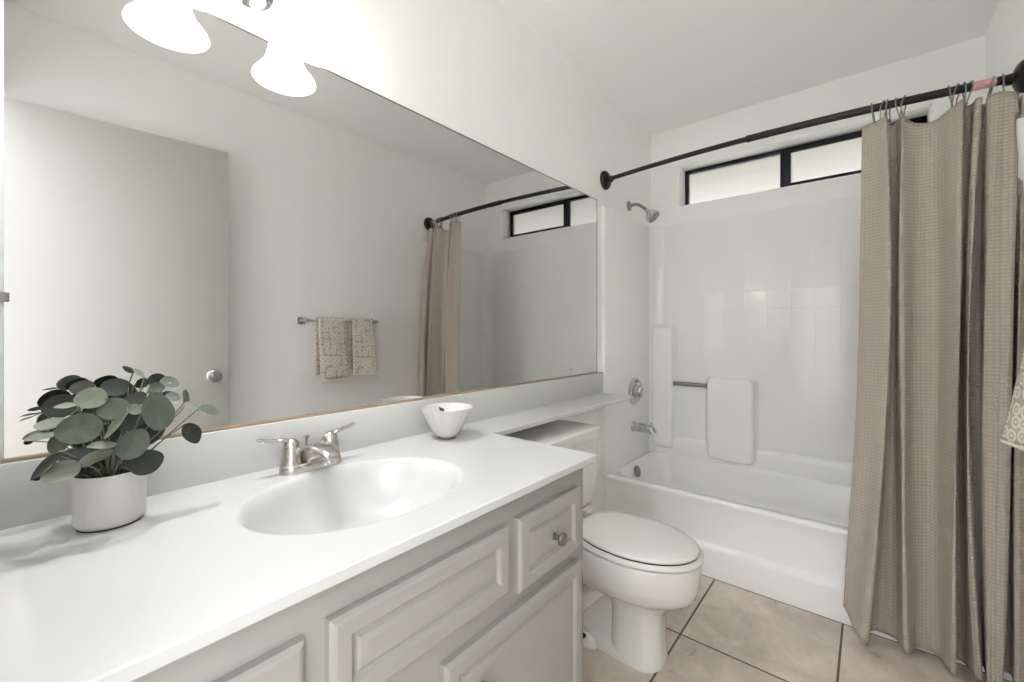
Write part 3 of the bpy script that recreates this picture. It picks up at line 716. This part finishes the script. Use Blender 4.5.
# ------------------------------------------------------------------ curtain rod
def rod_x(y): return 2.128 - .066*max(0, 1 - ((y-.36)/.75)**2)
RZ = 1.965
rod = thing('curtain_rod', 'black bowed shower curtain rod spanning above the bathtub', 'curtain rod', (2.1, .36, RZ))
def rodpts(a, b, n=24): return [(rod_x(a+(b-a)*k/n), a+(b-a)*k/n, RZ) for k in range(n+1)]
MB().tube(rodpts(1.105, .40), .0112, 16).build('inner_pole', M_black, rod)
outp = MB().tube(rodpts(.40, -.378), .0142, 16).build('outer_pole', M_black, rod)
for y in (.402, .345, .330): MB().tube(rodpts(y+.005, y-.005, 2), .0152, 16).build('joint_collar', M_black, rod)
MB().tube(rodpts(-.265, -.318, 6), .0146, 16).build('paper_label', M_pink, rod)
for y, d in ((1.1175, -1), (YR+.0005, 1)):
    MB().lathe([(0, 0), (.050, 0), (.051, .006), (.049, .014), (.040, .023), (.027, .029), (.0185, .032), (.0175, .047), (0, .047)], (rod_x(y), y, RZ), (0, d, 0), 36).build('wall_flange', M_black, rod)

# ------------------------------------------------------------------ shower curtain
cur = thing('shower_curtain', 'taupe waffle-weave shower curtain hanging gathered outside the bathtub', 'curtain', (2.05, -.18, 0))
# plan of the cloth (x, y) at the hem top, half height and floor; last two: top edge z, hem z
CP = [((2.08, 0.023), (2.05, 0.037), (2.035, 0.081), 1.907, 0.106),
  ((2.071, -0.011), (2.025, -0.005), (2.01, 0.051), 1.912, 0.058),
  ((2.061, -0.047), (1.995, -0.048), (1.98, 0.011), 1.915, 0.022),
  ((2.108, -0.04), (2.1, -0.042), (2.085, -0.006), 1.908, 0.024),
  ((2.113, -0.073), (2.105, -0.073), (2.09, -0.07), 1.905, 0.022),
  ((2.072, -0.09), (2.01, -0.083), (1.995, -0.095), 1.912, 0.036),
  ((2.105, -0.124), (2.075, -0.119), (2.06, -0.124), 1.885, 0.03),
  ((2.116, -0.176), (2.085, -0.173), (2.07, -0.174), 1.882, 0.026),
  ((2.092, -0.215), (2.02, -0.203), (2.005, -0.195), 1.905, 0.03),
  ((2.082, -0.243), (1.99, -0.218), (1.975, -0.21), 1.922, 0.032),
  ((2.133, -0.239), (2.105, -0.217), (2.09, -0.213), 1.918, 0.02),
  ((2.137, -0.263), (2.105, -0.241), (2.09, -0.244), 1.915, 0.02),
  ((2.096, -0.274), (2.01, -0.239), (1.995, -0.261), 1.918, 0.034),
  ((2.1, -0.286), (2.015, -0.248), (2.0, -0.275), 1.918, 0.034),
  ((2.14, -0.285), (2.105, -0.25), (2.09, -0.28), 1.91, 0.024),
  ((2.143, -0.301), (2.105, -0.285), (2.09, -0.292), 1.91, 0.026),
  ((2.093, -0.303), (1.995, -0.276), (1.98, -0.279), 1.915, 0.045),
  ((2.094, -0.334), (1.985, -0.304), (1.97, -0.296), 1.918, 0.048),
  ((2.101, -0.365), (1.99, -0.334), (1.975, -0.313), 1.905, 0.049),
  ((2.15, -0.363), (2.1, -0.341), (2.085, -0.322), 1.9, 0.035),
  ((2.153, -0.378), (2.1, -0.359), (2.085, -0.35), 1.9, 0.035),
  ((2.113, -0.378), (2.01, -0.347), (1.995, -0.339), 1.9, 0.05),
  ((2.128, -0.378), (2.04, -0.378), (2.025, -0.378), 1.9, 0.05)]
def interp(k, z):
    (x0, y0), (x1, y1), (x2, y2), zt, zb = CP[k]
    a, b, c = 1.93, .99, .03
    w0 = (z-b)*(z-c)/((a-b)*(a-c)); w1 = (z-a)*(z-c)/((b-a)*(b-c)); w2 = (z-a)*(z-b)/((c-a)*(c-b))
    return Vector((x0*w0+x1*w1+x2*w2, y0*w0+y1*w1+y2*w2, 0))
NV, SUB = 90, 7
cm = MB(); uvl = cm.bm.loops.layers.uv.new('UVMap')
grid = []; us = None
for j in range(NV+1):
    t = j/NV; row = []
    ctrl = []
    for k in range(len(CP)):
        zt, zb = CP[k][3], CP[k][4]; z = zt + (zb-zt)*t; p = interp(k, min(z, 1.93)); ctrl.append(Vector((p.x, p.y, z)))
    pts = spline(ctrl, SUB)
    if us is None or j == NV//2:
        us = [0]
        for a, b in zip(pts, pts[1:]): us.append(us[-1] + (b.xy-a.xy).length)
    for i, p in enumerate(pts):
        p = p + Vector((.0025*math.sin(i*.9+4*t*math.sin(i*.37))*(.3+.7*t) + .003*math.sin(7*t+i*.31), .002*math.sin(9*t+i*.53), 0))
        p.y = max(p.y, YR+(.012 if p.x < 2.07 or p.z > 1.83 else .036)); p.x = min(p.x, 2.104 if p.z < .37 else 2.14)
        row.append(cm.bm.verts.new(p))
    grid.append(row)
for j in range(NV):
    for i in range(len(grid[0])-1):
        f = cm.bm.faces.new((grid[j][i], grid[j][i+1], grid[j+1][i+1], grid[j+1][i]))
        for lp, (a, b) in zip(f.loops, ((i, j), (i+1, j), (i+1, j+1), (i, j+1))): lp[uvl].uv = (us[a], grid[b][a].co.z)
co = cm.build('cloth', M_cloth, cur, sharp=180, normals=False)
sm = co.modifiers.new('thickness', 'SOLIDIFY'); sm.thickness = .0022; sm.offset = 0

# hooks: (y on the rod)
HY = [(-.006, 'hook at the free outer edge of the curtain'), (-.038, 'second hook in from the free curtain edge'), (-.050, 'third hook in from the free curtain edge'), (-.076, 'fourth hook in from the free curtain edge'),
      (-.094, 'fifth hook from the free edge, just before the wide sagging panel'), (-.210, 'hook just past the wide sagging curtain panel'), (-.229, 'second hook past the wide sagging curtain panel'), (-.246, 'third hook past the wide sagging curtain panel'),
      (-.259, 'hook just before the pink label on the rod'), (-.312, 'hook around the pink label on the rod'), (-.336, 'last hook, between the pink label and the wall flange')]
def make_hook():
    r = bpy.data.objects.new('curtain_hook', None); C.objects.link(r); r.empty_display_size = .02
    w = MB(); pts = []
    for k in range(26):
        a = math.radians(-60 + 330*k/25)
        x = .0185*math.cos(a)*(1.0 if math.sin(a) > 0 else .72); z = .040*math.sin(a)
        pts.append((x, .0012*math.sin(a*2), z - .0205))
    w.tube(pts, .0022, 8); w.build('wire', M_steel, r)
    b = MB(); b.sphere((0.012, 0, -.054), .005, 12, 8); b.sphere((-.004, 0, -.057), .0045, 12, 8); b.build('bead', M_steel, r)
    return r
proto = make_hook()
for i, (y, lab) in enumerate(HY):
    if i == 0: o = proto
    else:
        o = proto.copy(); C.objects.link(o)
        for ch in proto.children:
            c2 = ch.copy(); C.objects.link(c2); c2.parent = o; c2.matrix_parent_inverse = ch.matrix_parent_inverse
    o.location = (rod_x(y), y, RZ); o.rotation_euler = (random.uniform(-.25, .25), 0, random.uniform(-.5, .5))
    tag(o, 'metal ' + lab, 'curtain hook', 'hooks along the curtain rod')

# ------------------------------------------------------------------ towel bar and hand towels on the right wall
BY, BZ = -.318, 1.203
tbar = thing('towel_bar', 'chrome towel bar on the wall opposite the mirror', 'towel bar', (1.37, YR, BZ))
MB().tube([(1.150, BY, BZ), (1.628, BY, BZ)], .0075, 14).build('bar', M_chrome, tbar)
for x in (1.160, 1.618):
    p = MB(); p.box(x-.022, x+.022, YR+.0005, YR+.010, BZ-.022, BZ+.022, .003, 2); p.lathe([(.014, 0), (.011, .02), (.013, .055), (.015, .064), (.012, .076), (0, .079)], (x, YR+.009, BZ), (0, 1, 0), 20)
    p.build('post', M_chrome, tbar)
def towel(x0, x1, zf, zb, flare, lab):
    t = thing('hand_towel', lab, 'towel', ((x0+x1)/2, BY, BZ), 'hand towels on the bar')
    m = MB(); uvt = m.bm.loops.layers.uv.new('UVMap'); prof = []
    for k in range(15): f = 1-k/14; prof.append((-.018-.016*f, zb+(BZ-zb)*(1-f), 'b'))
    for k in range(1, 9): a = PI - PI*k/8; prof.append((.018*math.cos(a), BZ + .016*math.sin(a), 'm'))
    for k in range(1, 19): f = k/18; prof.append((.018+.018*f, BZ-(BZ-zf)*f, 'f'))
    nx = 22; rows = []; L = 0; prev = None
    for y, z, kind in prof:
        if prev: L += math.hypot(y-prev[0], z-prev[1])
        prev = (y, z); row = []
        for i in range(nx+1):
            u = i/nx; dz = (BZ-z)/(BZ-zf) if kind == 'f' else 0
            yy = y + (flare(u)*max(0, dz)**1.3 if kind == 'f' else 0) + (.003*math.sin(u*7+z*9)*max(0, min(1, (BZ-z)*6)))
            x = x0 + (x1-x0)*u + .012*max(0, dz)*(u-.3) + .004*math.sin(z*14)*dz
            row.append((m.bm.verts.new((x, max(BY+yy, YR+.012), z)), (u*(x1-x0), L)))
        rows.append(row)
    for a, b in zip(rows, rows[1:]):
        for i in range(nx):
            vs = (a[i], a[i+1], b[i+1], b[i]); f = m.bm.faces.new([v for v, _ in vs])
            for lp, (_, uv) in zip(f.loops, vs): lp[uvt].uv = uv
    hem = []
    lastrow = [v.co.copy() for v, _ in rows[-1]]
    o = m.build('cloth', M_towel, t, sharp=180, normals=False)
    s = o.modifiers.new('thickness', 'SOLIDIFY'); s.thickness = .012; s.offset = 0
    h = MB(); h.tube([p + Vector((0, 0, -.002)) for p in lastrow], .0075, 8, flat=.9); h.build('hem', M_hem, t)
towel(1.222, 1.385, .852, .875, lambda u: .022 + .012*math.sin(u*5), 'patterned tan hand towel on the bar, the one nearer the open door')
towel(1.438, 1.580, .872, .895, lambda u: .006 + .020*u*u, 'patterned tan hand towel on the bar, the one nearer the shower curtain')
